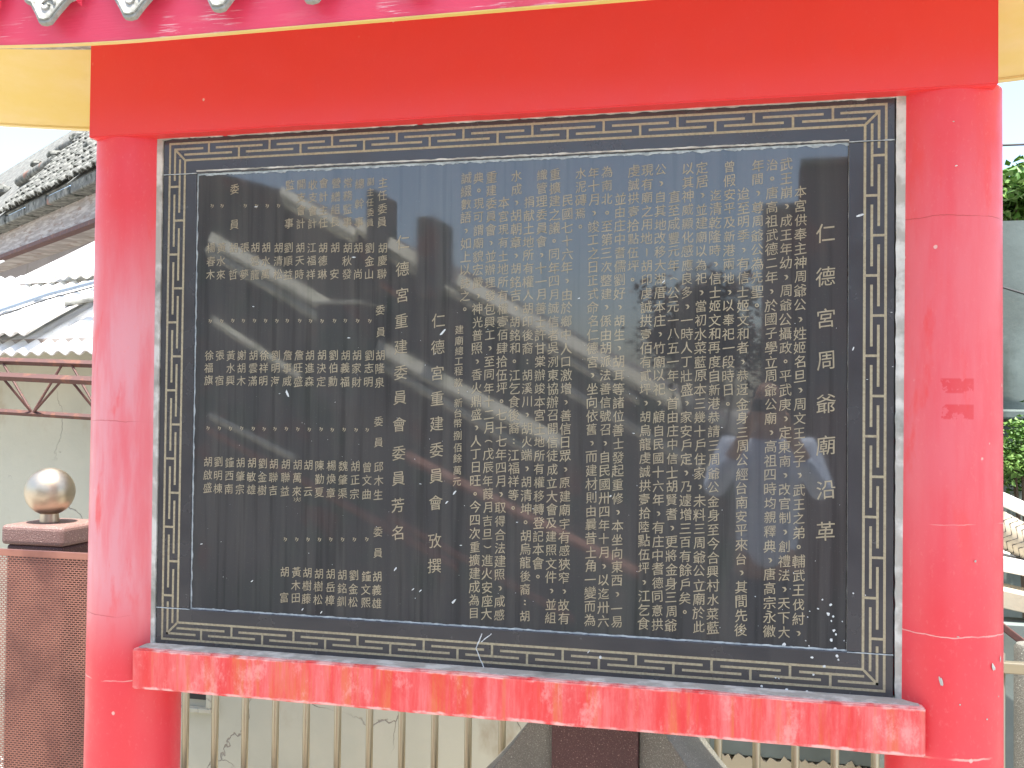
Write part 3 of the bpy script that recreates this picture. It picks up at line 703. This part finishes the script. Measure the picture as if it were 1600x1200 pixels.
TR = thing('steel_truss', 'rusty brown triangular steel truss running in front of the cream wall', 'truss')
YT = 1.34
def chord(name, l, r_, Y, rad):
    a, c2 = at(*l, Y), at(*r_, Y); d = (c2-a)/(r_[0]-l[0]); a -= d*500; c2 += d*400
    MB().tube([a, c2], rad, 4).build(name, M_rust, TR); return a, c2
c1 = chord('chord', (0, 564), (145, 569), YT+.16, .016); c2 = chord('chord', (0, 588), (145, 595), YT, .018); c3 = chord('chord', (0, 643), (145, 652), YT+.08, .013)
web = MB().tube([(0,0,0),(0,0,1)], .0055, 6).build('web_rod', M_rust, TR)
first = True
def rod(p, q):
    global first
    o = web if first else share(web, 'web_rod', TR); first = False
    o.location = p; d = q - p; o.rotation_mode = 'QUATERNION'; o.rotation_quaternion = d.to_track_quat('Z', 'Y'); o.scale = (1, 1, d.length)
def onc(c, px_, Y):                           # chord point seen at that column of the photo
    a = at(px_, 590, Y); t = (a.x - c[0].x)/(c[1].x - c[0].x); return c[0].lerp(c[1], t)
for k in range(-3, 5):
    lo = onc(c3, 52 + k*108, YT+.08)
    for cc, yy in ((c1, YT+.16), (c2, YT)):
        for dx in (-50, 46): rod(lo, onc(cc, 52 + k*108 + dx, yy))

# ------------------------------------------------------------------ corrugated lean-to roof
LT = thing('lean_to_roof', 'sunlit pale corrugated cement sheets of a low lean-to roof left of the frame', 'roof')
up = Vector((0, 1, .47)).normalized()
def corrugated(o, width, length, name='corrugated_sheet', skew=0, along=Vector((1, 0, .035)), rot=0):
    al = along.normalized(); nr = al.cross(up).normalized()
    if nr.z < 0: nr = -nr
    b = MB(); k = int(width/.0085); rows = 7
    for j in range(rows):
        for i in range(k+1):
            x = width*i/k; s = length*j/(rows-1); sag = .006*noise.noise(Vector((x*2, s*3, o.x)))
            h_ = .0105*math.sin(2*math.pi*x/.070) + sag
            b.v.append(tuple(o + al*x + up*(s + skew*x) + nr*h_))
    for j in range(rows-1):
        for i in range(k): a = j*(k+1)+i; b.f.append((a, a+1, a+k+2, a+k+1))
    ob = b.build(name, M_sheet, LT, smooth=True); s = ob.modifiers.new('thickness', 'SOLIDIFY'); s.thickness = .007; s.offset = 0
    return ob
YR = 1.56
o1 = at(-330, 558, YR); corrugated(o1, 1.1 - o1.x, 1.15, along=Vector((1, 0, .012)))  # lower sheet, extended unseen behind the tablet to shade the wall
o2 = at(-330, 545, YR+.02); w = at(44, 530, YR+.02).x - o2.x; corrugated(o2 + Vector((0, 0, .022)), w, .75)
e = at(-20, 447, YR+.92); o3 = at(-260, 462, YR+.98); corrugated(o3 + Vector((0,0,.0)), .8, .5)
o4 = at(30, 437, YR+.66); corrugated(o4, 1.4, 2.0, along=Vector((1, 0, .02)))
MB().obox(at(24, 452, YR+.74), (1.4, 0, .02), (0, .05, 0), (0, 0, .03)).build('purlin', M_timber, LT)
MB().obox(at(-300, 560, YR+.12), (2.6, 0, .06), (0, .06, 0), (0, 0, .06)).build('purlin', M_timber, LT)
# lost tile lying on the sheets
bt = MB()
for i in range(2):
    for k in range(9): t = math.pi*k/8; bt.v.append((.028*math.cos(t)*(1-.1*i), i*.19-.09, .022*math.sin(t)))
for k in range(8): bt.f.append((k, k+1, 9+k+1, 9+k))
lt_ = bt.build('fallen_tile', M_tile); p = at(133, 477, YR+.36); lt_.location = p + Vector((0,0,.012)); lt_.rotation_euler = (R(12), 0, R(-62))
lt_.modifiers.new('t', 'SOLIDIFY').thickness = .008; props(lt_, 'loose curved roof tile lying on the corrugated sheets', 'tile')
ns = Vector((1, 0, .012)).cross(up).normalized()
def onsheet(a, b, h_):
    d = ray(a, b); t = ((o1 + ns*(h_ if ns.z > 0 else -h_)) - CAM).dot(ns)/d.dot(ns); return CAM + d*t
pp = MB().tube([onsheet(-90, 516, .10), onsheet(0, 484, .10), onsheet(75, 459, .10), onsheet(150, 440, .12), onsheet(230, 418, .12)], .0125, 10).build('pipe', M_pipe, None, smooth=True)
props(pp, 'blue grey plastic pipe lying across the corrugated roof', 'pipe')
pp2 = MB().tube([onsheet(-90, 526, .09), onsheet(0, 493, .09), onsheet(75, 467, .09), onsheet(150, 447, .11), onsheet(230, 424, .11)], .004, 8).build('cable', M_cable, None, smooth=True)
props(pp2, 'thin dark cable under the blue grey pipe on the corrugated roof', 'cable')

# ------------------------------------------------------------------ old tiled house behind
HS = thing('tiled_house', 'old house with lichen grey tiled roof and timber fascia above the lean-to', 'house')
A0 = at(175, 333, 4.1)                        # lower edge of the fascia at its near end
de = ray(-560, 622); de.z = 0; de.normalize()
nh = Vector((-de.y, de.x, 0)); nh = nh if nh.y > 0 else -nh
if nh.x < 0: nh = Vector((abs(nh.x), abs(nh.y), 0))
A0 = A0 - de*.6
LE = 11
fh = .29
MB().obox(A0, de*LE, nh*.03, (0, 0, fh)).build('fascia_board', M_timber, HS)
MB().obox(A0 - Vector((0,0,.035)) - nh*.03, de*LE, nh*.08, (0, 0, .033)).build('gutter_strip', M_rust, HS)
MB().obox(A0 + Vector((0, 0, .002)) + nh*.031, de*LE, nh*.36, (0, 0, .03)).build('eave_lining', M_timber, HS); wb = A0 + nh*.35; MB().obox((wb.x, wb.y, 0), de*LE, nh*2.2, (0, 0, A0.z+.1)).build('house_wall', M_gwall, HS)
us = (nh + Vector((0, 0, 1.05))).normalized(); e0 = A0 + Vector((0, 0, fh+.012)) - nh*.10
nr = de.cross(us).normalized(); nr = nr if nr.z > 0 else -nr
MB().obox(e0 + Vector((0,0,-.014)), de*LE, us*2.6, nr*.02).build('roof_deck', M_tile, HS)
# tiles: shallow curved pieces laid in courses, uneven and slipped
tl = MB(); n = 6
for i in range(2):
    for k in range(n+1):
        t = -1 + 2*k/n; tl.v.append((t*.050, i*.25, .024*(1-t*t) - .022*i))
for k in range(n): tl.f.append((k, k+1, n+2+k, n+1+k))
TP = tl.build('roof_tile', M_tile, HS); s = TP.modifiers.new('t', 'SOLIDIFY'); s.thickness = .012; s.offset = 0
rot0 = Matrix((de, us, nr)).transposed() if de.cross(us).dot(nr) > 0 else Matrix((-de, us, nr)).transposed()
rt = random.Random(9); ok = True; first = True
for cr in range(10):
    for i in range(int(cr*1.2), int(cr*1.2) + 29):
        if rt.random() < .04: continue
        p = e0 + de*(.45 + i*.098 + (cr % 2)*.02) + us*(cr*.185 - .03 + rt.uniform(-.015, .015)) + nr*(.034 + .008*rt.random() + (.010 if i % 2 else 0))
        o = TP if first else share(TP, 'roof_tile', HS); first = False
        o.matrix_local = Matrix.Translation(p) @ rot0.to_4x4() @ Matrix.Rotation(rt.uniform(-.07, .07), 4, 'Z') @ Matrix.Rotation(rt.uniform(-.03, .05), 4, 'X')
# eave stone blocks on the fascia
for i in range(9):
    q = e0 + de*(i*.6 - .02) - nh*.03; MB().obox(q + Vector((0,0,-.10)), de*.56, nh*.16, (0, 0, .070 + .02*(i % 2))).build('eave_slab', M_tile, HS, bevel=.012)
# rubble and broken ridge tiles weighing down the roof
rb_ = random.Random(4); spots = []
def rock(pos, r_, sq):
    bm = bmesh.new(); bmesh.ops.create_icosphere(bm, subdivisions=2, radius=1)
    off = Vector((rb_.random()*9, rb_.random()*9, 0))
    for v in bm.verts: v.co *= 1 + .38*noise.noise(v.co*1.3 + off); v.co = Vector((v.co.x*r_*sq[0], v.co.y*r_*sq[1], v.co.z*r_*sq[2]))
    me = bpy.data.meshes.new('rubble_stone'); bm.to_mesh(me); bm.free(); me.materials.append(M_tile)
    o = bpy.data.objects.new('rubble_stone', me); C.objects.link(o); o.location = pos; return o
def roofpt(a, b): return e0 + de*a + us*b + nr*.05
def roofat(px_, py_):                         # on the tiles, in the direction of that pixel
    d = ray(px_, py_); t = (e0 - CAM).dot(nr)/d.dot(nr); return CAM + d*t + nr*.05
lab = [('small grey rubble stone on the tiled roof beside the column', (150, 234), .10), ('large rough rubble stone at the left end of the tiled roof', (8, 303), .15), ('angular stone lying between two broken ridge tiles on the roof', (92, 249), .12),
       ('flat pale stone slab on top of the tiled roof', (130, 222), .14), ('low mossy stone behind the long ridge tile', (64, 262), .11)]
for l_, q, r_ in lab: props(rock(roofat(*q), r_*.75, (1.1, .8, .6)), l_, 'stone', 'rubble on the tiled roof')
for l_, q, q2, r_ in (('long broken ridge tile lying aslant on the tiled roof', (36, 290), (104, 249), .055), ('short broken ridge tile near the red column', (98, 240), (132, 222), .05)):
    a, c_ = roofat(*q), roofat(*q2); c_ = a + (c_-a).normalized()*min(1.0, (c_-a).length)
    o = MB().tube([a, a.lerp(c_, .5), c_], [r_, r_*.95, r_*.9], 12).build('ridge_tile', M_tile, None); auto(o); props(o, l_, 'tile', 'ridge tiles on the roof')

# ------------------------------------------------------------------ right hand side
RW = thing('concrete_wall', 'damp grey concrete boundary wall right of the red frame', 'wall')
a = at(1540, 346, 3.4); MB().box((a.x-.6, 3.4, 0), (a.x+4, 3.6, a.z)).build('wall_face', M_dwall, RW)
MB().box((a.x-.6, 3.33, at(1580, 655, 3.33).z), (a.x+4, 3.399, at(1580, 640, 3.33).z)).build('ledge', M_dwall, RW, bevel=.01)
def leafy(name, c_, rx, ry, rz, n, m, label, cat, seed, size=.03, trunk=True):
    rn = random.Random(seed); T = thing(name, label, cat, (c_[0], c_[1], 0)); b = MB()
    cl = [Vector((rn.uniform(-1, 1), rn.uniform(-1, 1), rn.uniform(-1, 1))).normalized()*rn.uniform(.3, 1) for _ in range(34)]
    for i in range(n):
        q = cl[rn.randrange(len(cl))] + Vector((rn.gauss(0, .17), rn.gauss(0, .17), rn.gauss(0, .17)))
        p = Vector((q.x*rx, q.y*ry, c_[2] + q.z*rz)); d = Vector((rn.gauss(0, 1), rn.gauss(0, 1), rn.gauss(0, .5))).normalized()
        sd_ = d.cross(Vector((rn.gauss(0, .5), rn.gauss(0, .5), 1))).normalized(); L_ = size*rn.uniform(.7, 1.4); w_ = L_*.32
        up_ = d.cross(sd_)*L_*.12
        b.add([p, p+d*L_*.5+sd_*w_+up_, p+d*L_, p+d*L_*.5-sd_*w_+up_], [(0, 1, 2), (0, 2, 3)])
    f = b.build('foliage', m, T); props(f, kind='stuff'); s_ = MB()
    for k in range(7):
        q = cl[k]; s_.tube([(0, 0, 0), (q.x*rx*.3, q.y*ry*.3, c_[2]*.6), (q.x*rx*.8, q.y*ry*.8, c_[2]+q.z*rz*.7)], [.014, .01, .004], 5)
    s_.build('stems', M_bark, T)
p = at(1625, 312, 4.2); leafy('tree', (p.x, 4.2, p.z), .62, .5, .20, 5200, M_leaf, 'bright green tree top showing above the grey wall', 'tree', 1, .06)
p = at(1612, 715, 2.7); leafy('bush', (p.x, 2.7, p.z-.02), .30, .28, .16, 5200, M_leaf, 'bright green bush before the damp grey wall', 'bush', 2, .030)
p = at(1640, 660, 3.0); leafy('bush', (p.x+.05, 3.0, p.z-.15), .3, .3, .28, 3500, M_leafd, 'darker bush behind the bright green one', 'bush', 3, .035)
cb = MB().tube([at(1480, 430, 3.3), at(1567, 449, 3.3), at(1600, 459, 3.3), at(1700, 492, 3.3)], .006, 6).build('cable', M_cable, None); props(cb, 'black cable sagging across the damp grey wall', 'cable')
cb = MB().tube([at(1300, 236, 8), at(1560, 227, 8), at(1700, 222, 8)], .012, 6).build('cable', M_cable, None); props(cb, 'thin overhead cable against the white sky', 'cable')
# heap of discarded things
def slab_at(name, l, r_, Y, th, dep, m, label, cat):
    a, c_ = at(*l, Y), at(*r_, Y); d = c_ - a; a -= d*.4; d = d*3.2
    o = MB().obox(a, d, (0, dep, 0), (0, 0, th)).build(name, m, None, bevel=.003); return props(o, label, cat)
slab_at('white_board', (1565, 790), (1600, 806), 1.9, .055, .25, M_white, 'white painted board slanting below the green bush', 'board')
rl = MB(); a, c_ = at(1556, 822, 1.7), at(1640, 868, 1.7)
cyl = MB().tube([a, c_], [.062, .062], 22).build('rolled_mat', M_board, None); auto(cyl, 50)
props(cyl, 'pale rolled mat with black netting on the heap right of the frame', 'mat')
for k in range(9):
    q = a.lerp(c_, (k+.5)/9); d = (c_-a).normalized(); s1 = d.cross(Vector((0,1,0))).normalized(); s2 = d.cross(s1)
    MB().tube([q + (s1*math.cos(t*.5236) + s2*math.sin(t*.5236))*.0635 + d*.012*(1 if t % 2 else -1) for t in range(13)], .0014, 4, cap=False).build('netting_cord', M_cable, cyl)
slab_at('white_sheet', (1565, 893), (1600, 900), 1.6, .05, .3, M_white, 'white plastic sheet folded under the rolled mat', 'sheet')
slab_at('wood_board', (1565, 950), (1600, 958), 1.5, .062, .22, M_board, 'bare pale wood board lying level in the heap', 'board')
slab_at('brown_timber', (1565, 985), (1600, 1012), 1.35, .028, .06, M_rust, 'dark brown timber slanting beneath the wood board', 'timber')
a = at(1598, 1006, 1.15); o = MB().lathe([(.055, 0), (.055, a.z-.012), (.048, a.z)], 20, (0, 0)).build('concrete_post', M_greyt, None); o.location = (a.x+.03, 1.15, 0); auto(o); props(o, 'short mossy grey concrete post at the right edge beneath the timber', 'post')
a = at(1540, 975, 1.45); MBo = MB().box((a.x-.3, 1.45, 0), (a.x+1.5, 1.6, a.z)).build('low_wall', M_dwall, None); props(MBo, 'low dark concrete wall behind the mossy post', 'wall')

# ------------------------------------------------------------------ what stands behind the photographer (seen in the polished stone)
m = M('dark glazed temple roof', (.13, .115, .10), .6); m.mix(m.step(m.noise(1.6, detail=7), .42, .6), (.22, .19, .16)).mix(m.step(m.noise(2.5, detail=6, loc=(4,4,4)), .5, .62), (.09, .13, .085)).mix(m.step(m.noise(3, detail=6, loc=(1,8,3)), .6, .68), (.26, .12, .09)); M_troof = m.out()
m = M('cream painted roof ridge', (.88, .85, .68), .6); m.mix(m.step(m.noise(5, detail=5), .5, .7, 0, .6), (.52, .54, .36)); M_tridge = m.out()
m = M('pink painted coping', (.45, .22, .16), .6); M_tpink = m.out()
m = M('dark red brick', (.16, .085, .075), .85); m.mix(m.step(m.noise(1.3, detail=6), .42, .6), (.09, .075, .075)).mix(m.step(m.noise(2, detail=5, loc=(5,5,5)), .56, .66), (.24, .08, .06)); M_tbrick = m.out()
TM = thing('temple_hall', 'large temple with descending cream roof ridges mirrored in the polished tablet', 'temple', (0, -4.7, 0))
YB_ = -4.6
def O(px_, py_, y=YB_): p = opposite(px_, py_, y); return Vector((p.x, y + 4.7, p.z))
poly = [O(120, 215), O(300, 255), O(440, 292), O(640, 408), O(880, 540), O(1100, 655), O(1180, 700)]
poly = [Vector((poly[-1].x, poly[-1].y, .0))] + poly[::-1] + [Vector((poly[0].x, poly[0].y, 0))]
MB().prism([q + Vector((0, -.2, 0)) for q in poly], (0, -5, 0)).build('gable_wall', M_troof, TM)
def ridge(l, r_, rad, m, out=0.1):
    a, c_ = O(*l), O(*r_); a.y += out; c_.y += out
    rad *= .72; k = MB(); w = rad*2; k.obox(a + Vector((0, -rad, rad)), c_ - a, (0, w*.75, -w*.95), (0, -.04, -.04)); return k.build('roof_ridge', m, TM, bevel=.006)
for l, r_, rad, m in (((446,300),(562,366),.045,M_tridge), ((450,316),(556,372),.02,M_tridge), ((566,352),(676,420),.065,M_tridge), ((720,438),(1096,646),.065,M_tridge), ((580,380),(1000,622),.022,M_tridge),
                      ((336,372),(520,478),.06,M_tridge), ((330,390),(515,500),.03,M_tridge), ((594,540),(880,690),.065,M_tridge), ((600,568),(850,712),.03,M_tridge), ((340,498),(476,588),.03,M_tridge),
                      ((336,646),(468,712),.022,M_tridge), ((640,708),(1000,890),.035,M_tpink), ((330,666),(470,742),.02,M_tpink), ((478,745),(720,880),.03,M_tpink), ((610,800),(900,960),.022,M_tpink), ((600,440),(640,465),.02,M_tpink),
                      ((880,600),(1120,740),.03,M_tridge)): ridge(l, r_, rad, m)
for x0_, x1_, y0_, y1_ in ((673, 702, 350, 470), (522, 590, 482, 640), (598, 614, 310, 420)):
    a, c_ = O(x0_, y1_), O(x1_, y0_); MB().box((a.x, .0, a.z), (c_.x, .45, c_.z)).build('ridge_post', M_troof, TM, bevel=.02)
    if y0_ > 400: MB().box((a.x-.02, -.02, c_.z), (c_.x+.02, .47, c_.z+.025)).build('post_cap', M_tridge, TM, bevel=.008)
TG = thing('brick_gatehouse', 'stepped dark brick gatehouse mirrored in the right of the tablet', 'building', (0, -5.2, 0))
YG = -5.0
for k, (x0_, x1_, yt) in enumerate(((1190, 1250, 330), (1250, 1480, 262))):
    a, c_ = opposite(x0_, yt, YG), opposite(x1_, yt, YG); MB().box((a.x+.002, -.6*k*.2, 0), (c_.x, .2+.05*k, a.z)).build('wall_block', M_tbrick, TG, bevel=.02)
    MB().box((a.x+.002, -.6*k*.2-.03, a.z), (c_.x, .23+.05*k, a.z+.05)).build('coping', M_troof, TG, bevel=.01)

p_ = opposite(1110, 470, -4.2)
leafy('red_leaved_tree', (p_.x, -4.2, p_.z-.15), .40, .35, .42, 5000, leafmat('dark red leaves', (.10, .03, .025), (.05, .05, .02)), 'dark red leaved tree mirrored right of centre in the tablet', 'tree', 8, .05)

# ------------------------------------------------------------------ the photographer
M_skin = M('skin', (.42, .24, .16), .5).out(); M_shirt = M('light blue shirt', (.66, .74, .86), .8).out(); M_trs = M('dark trousers', (.04, .045, .06), .8).out(); M_hair = M('black hair', (.012, .010, .009), .5).out(); M_cam = M('black camera body', (.02, .02, .02), .4).out()
PX, PY = CAM.x + .02, CAM.y - .47
PE = thing('person', 'person in a light blue shirt holding a camera up, mirrored in the tablet', 'person', (PX, PY, 0))
def skin(name, nodes, edges, m, parent, sub=2, root=0):
    me = bpy.data.meshes.new(name); me.from_pydata([n_[0] for n_ in nodes], edges, []); me.materials.append(m)
    o = bpy.data.objects.new(name, me); C.objects.link(o); o.parent = parent
    s_ = o.modifiers.new('skin', 'SKIN'); s_.use_smooth_shade = True
    for i, n_ in enumerate(nodes):
        sv = me.skin_vertices[0].data[i]; r_ = n_[1]; sv.radius = r_ if isinstance(r_, tuple) else (r_, r_); sv.use_root = (i == root)
    u = o.modifiers.new('sub', 'SUBSURF'); u.levels = sub; u.render_levels = sub; return o
ez = CAM.z                                     # eye height
def arm(s): return [((s*.185, .0, ez-.20), .055), ((s*.255, .10, ez-.42), .044), ((s*.085, .29, ez-.10), .030), ((s*.070, .335, ez-.03), .026)]
nodes = [((0, 0, .92), (.13, .10)), ((0, .01, 1.12), (.135, .10)), ((0, .0, ez-.24), (.15, .105)), ((0, 0, ez-.15), (.06, .055)), ((0, .02, ez-.08), (.05, .05)), ((0, .035, ez-.02), (.075, .088)), ((0, .03, ez+.07), (.072, .088)), ((0, .02, ez+.11), (.04, .05))]
edges = [(0,1),(1,2),(2,3),(3,4),(4,5),(5,6),(6,7)]
for s in (-1, 1):
    b0 = len(nodes); nodes += arm(s); edges += [(2, b0), (b0, b0+1), (b0+1, b0+2), (b0+2, b0+3)]
    b0 = len(nodes); nodes += [((s*.095, 0, .86), .085), ((s*.10, .01, .48), .055), ((s*.105, -.01, .09), .038), ((s*.11, .12, .035), .034)]; edges += [(0, b0), (b0, b0+1), (b0+1, b0+2), (b0+2, b0+3)]
body = skin('body', nodes, edges, M_skin, PE)
sh = [((0, 0, .88), (.16, .12)), ((0, .01, 1.12), (.158, .12)), ((0, 0, ez-.25), (.172, .122)), ((0, 0, ez-.17), (.08, .07))]; se = [(0,1),(1,2),(2,3)]
for s in (-1, 1): b0 = len(sh); sh += [((s*.19, 0, ez-.21), .074), ((s*.262, .10, ez-.43), .060), ((s*.15, .22, ez-.24), .047)]; se += [(2, b0), (b0, b0+1), (b0+1, b0+2)]
skin('shirt', sh, se, M_shirt, PE)
tr_ = [((0, 0, .90), (.145, .115))]; te = []
for s in (-1, 1): b0 = len(tr_); tr_ += [((s*.097, 0, .82), .10), ((s*.10, .01, .48), .073), ((s*.105, -.01, .10), .062)]; te += [(0, b0), (b0, b0+1), (b0+1, b0+2)]
skin('trousers', tr_, te, M_trs, PE)
skin('hair', [((0, .0, ez+.0), (.082, .075)), ((0, .005, ez+.075), (.083, .098)), ((0, .01, ez+.11), (.05, .065))], [(0,1),(1,2)], M_hair, PE)
for s in (-1, 1):
    skin('shoe', [((s*.105, -.04, .04), .045), ((s*.11, .08, .035), .044), ((s*.115, .17, .03), .036)], [(0,1),(1,2)], M_hair, PE)
    for k in range(4):                         # fingers curl round the camera body
        zf = ez - .045 + k*.019; ln = (.85, 1, .95, .75)[k]
        skin('finger', [((s*.072, .325, zf-.006), .009), ((s*.074, .365*1.0, zf), .0085), ((s*.052, .378, zf+.004), .008), ((s*(.052-.018*ln), .380, zf+.006), .0065)], [(0,1),(1,2),(2,3)], M_skin, PE, 1)
    skin('thumb', [((s*.060, .315, ez-.045), .011), ((s*.046, .325, ez-.035), .010), ((s*.030, .330, ez-.022), .008)], [(0,1),(1,2)], M_skin, PE, 1)
    MB().lathe([(.001, -.011), (.008, -.007), (.011, 0), (.008, .007), (.001, .011)], 12).build('eye', M_cam, PE, smooth=True).location = (s*.032, .118, ez+.025)
skin('nose', [((0, .118, ez+.02), .010), ((0, .135, ez-.012), .013)], [(0,1)], M_skin, PE, 1)
skin('mouth', [((-.022, .112, ez-.042), .005), ((0, .120, ez-.042), .007), ((.022, .112, ez-.042), .005)], [(0,1),(1,2)], M_tpink, PE, 1)
CO = thing('compact_camera', 'small black camera held up by the photographer', 'camera', (CAM.x, CAM.y - .045, CAM.z - .03))
MB().box((-.050, -.013, 0), (.050, .010, .060)).build('camera_body', M_cam, CO, bevel=.004)
o = MB().tube([(0, .0102, .03), (0, .028, .03)], [.021, .019], 20).build('lens', M_cam, CO); auto(o)
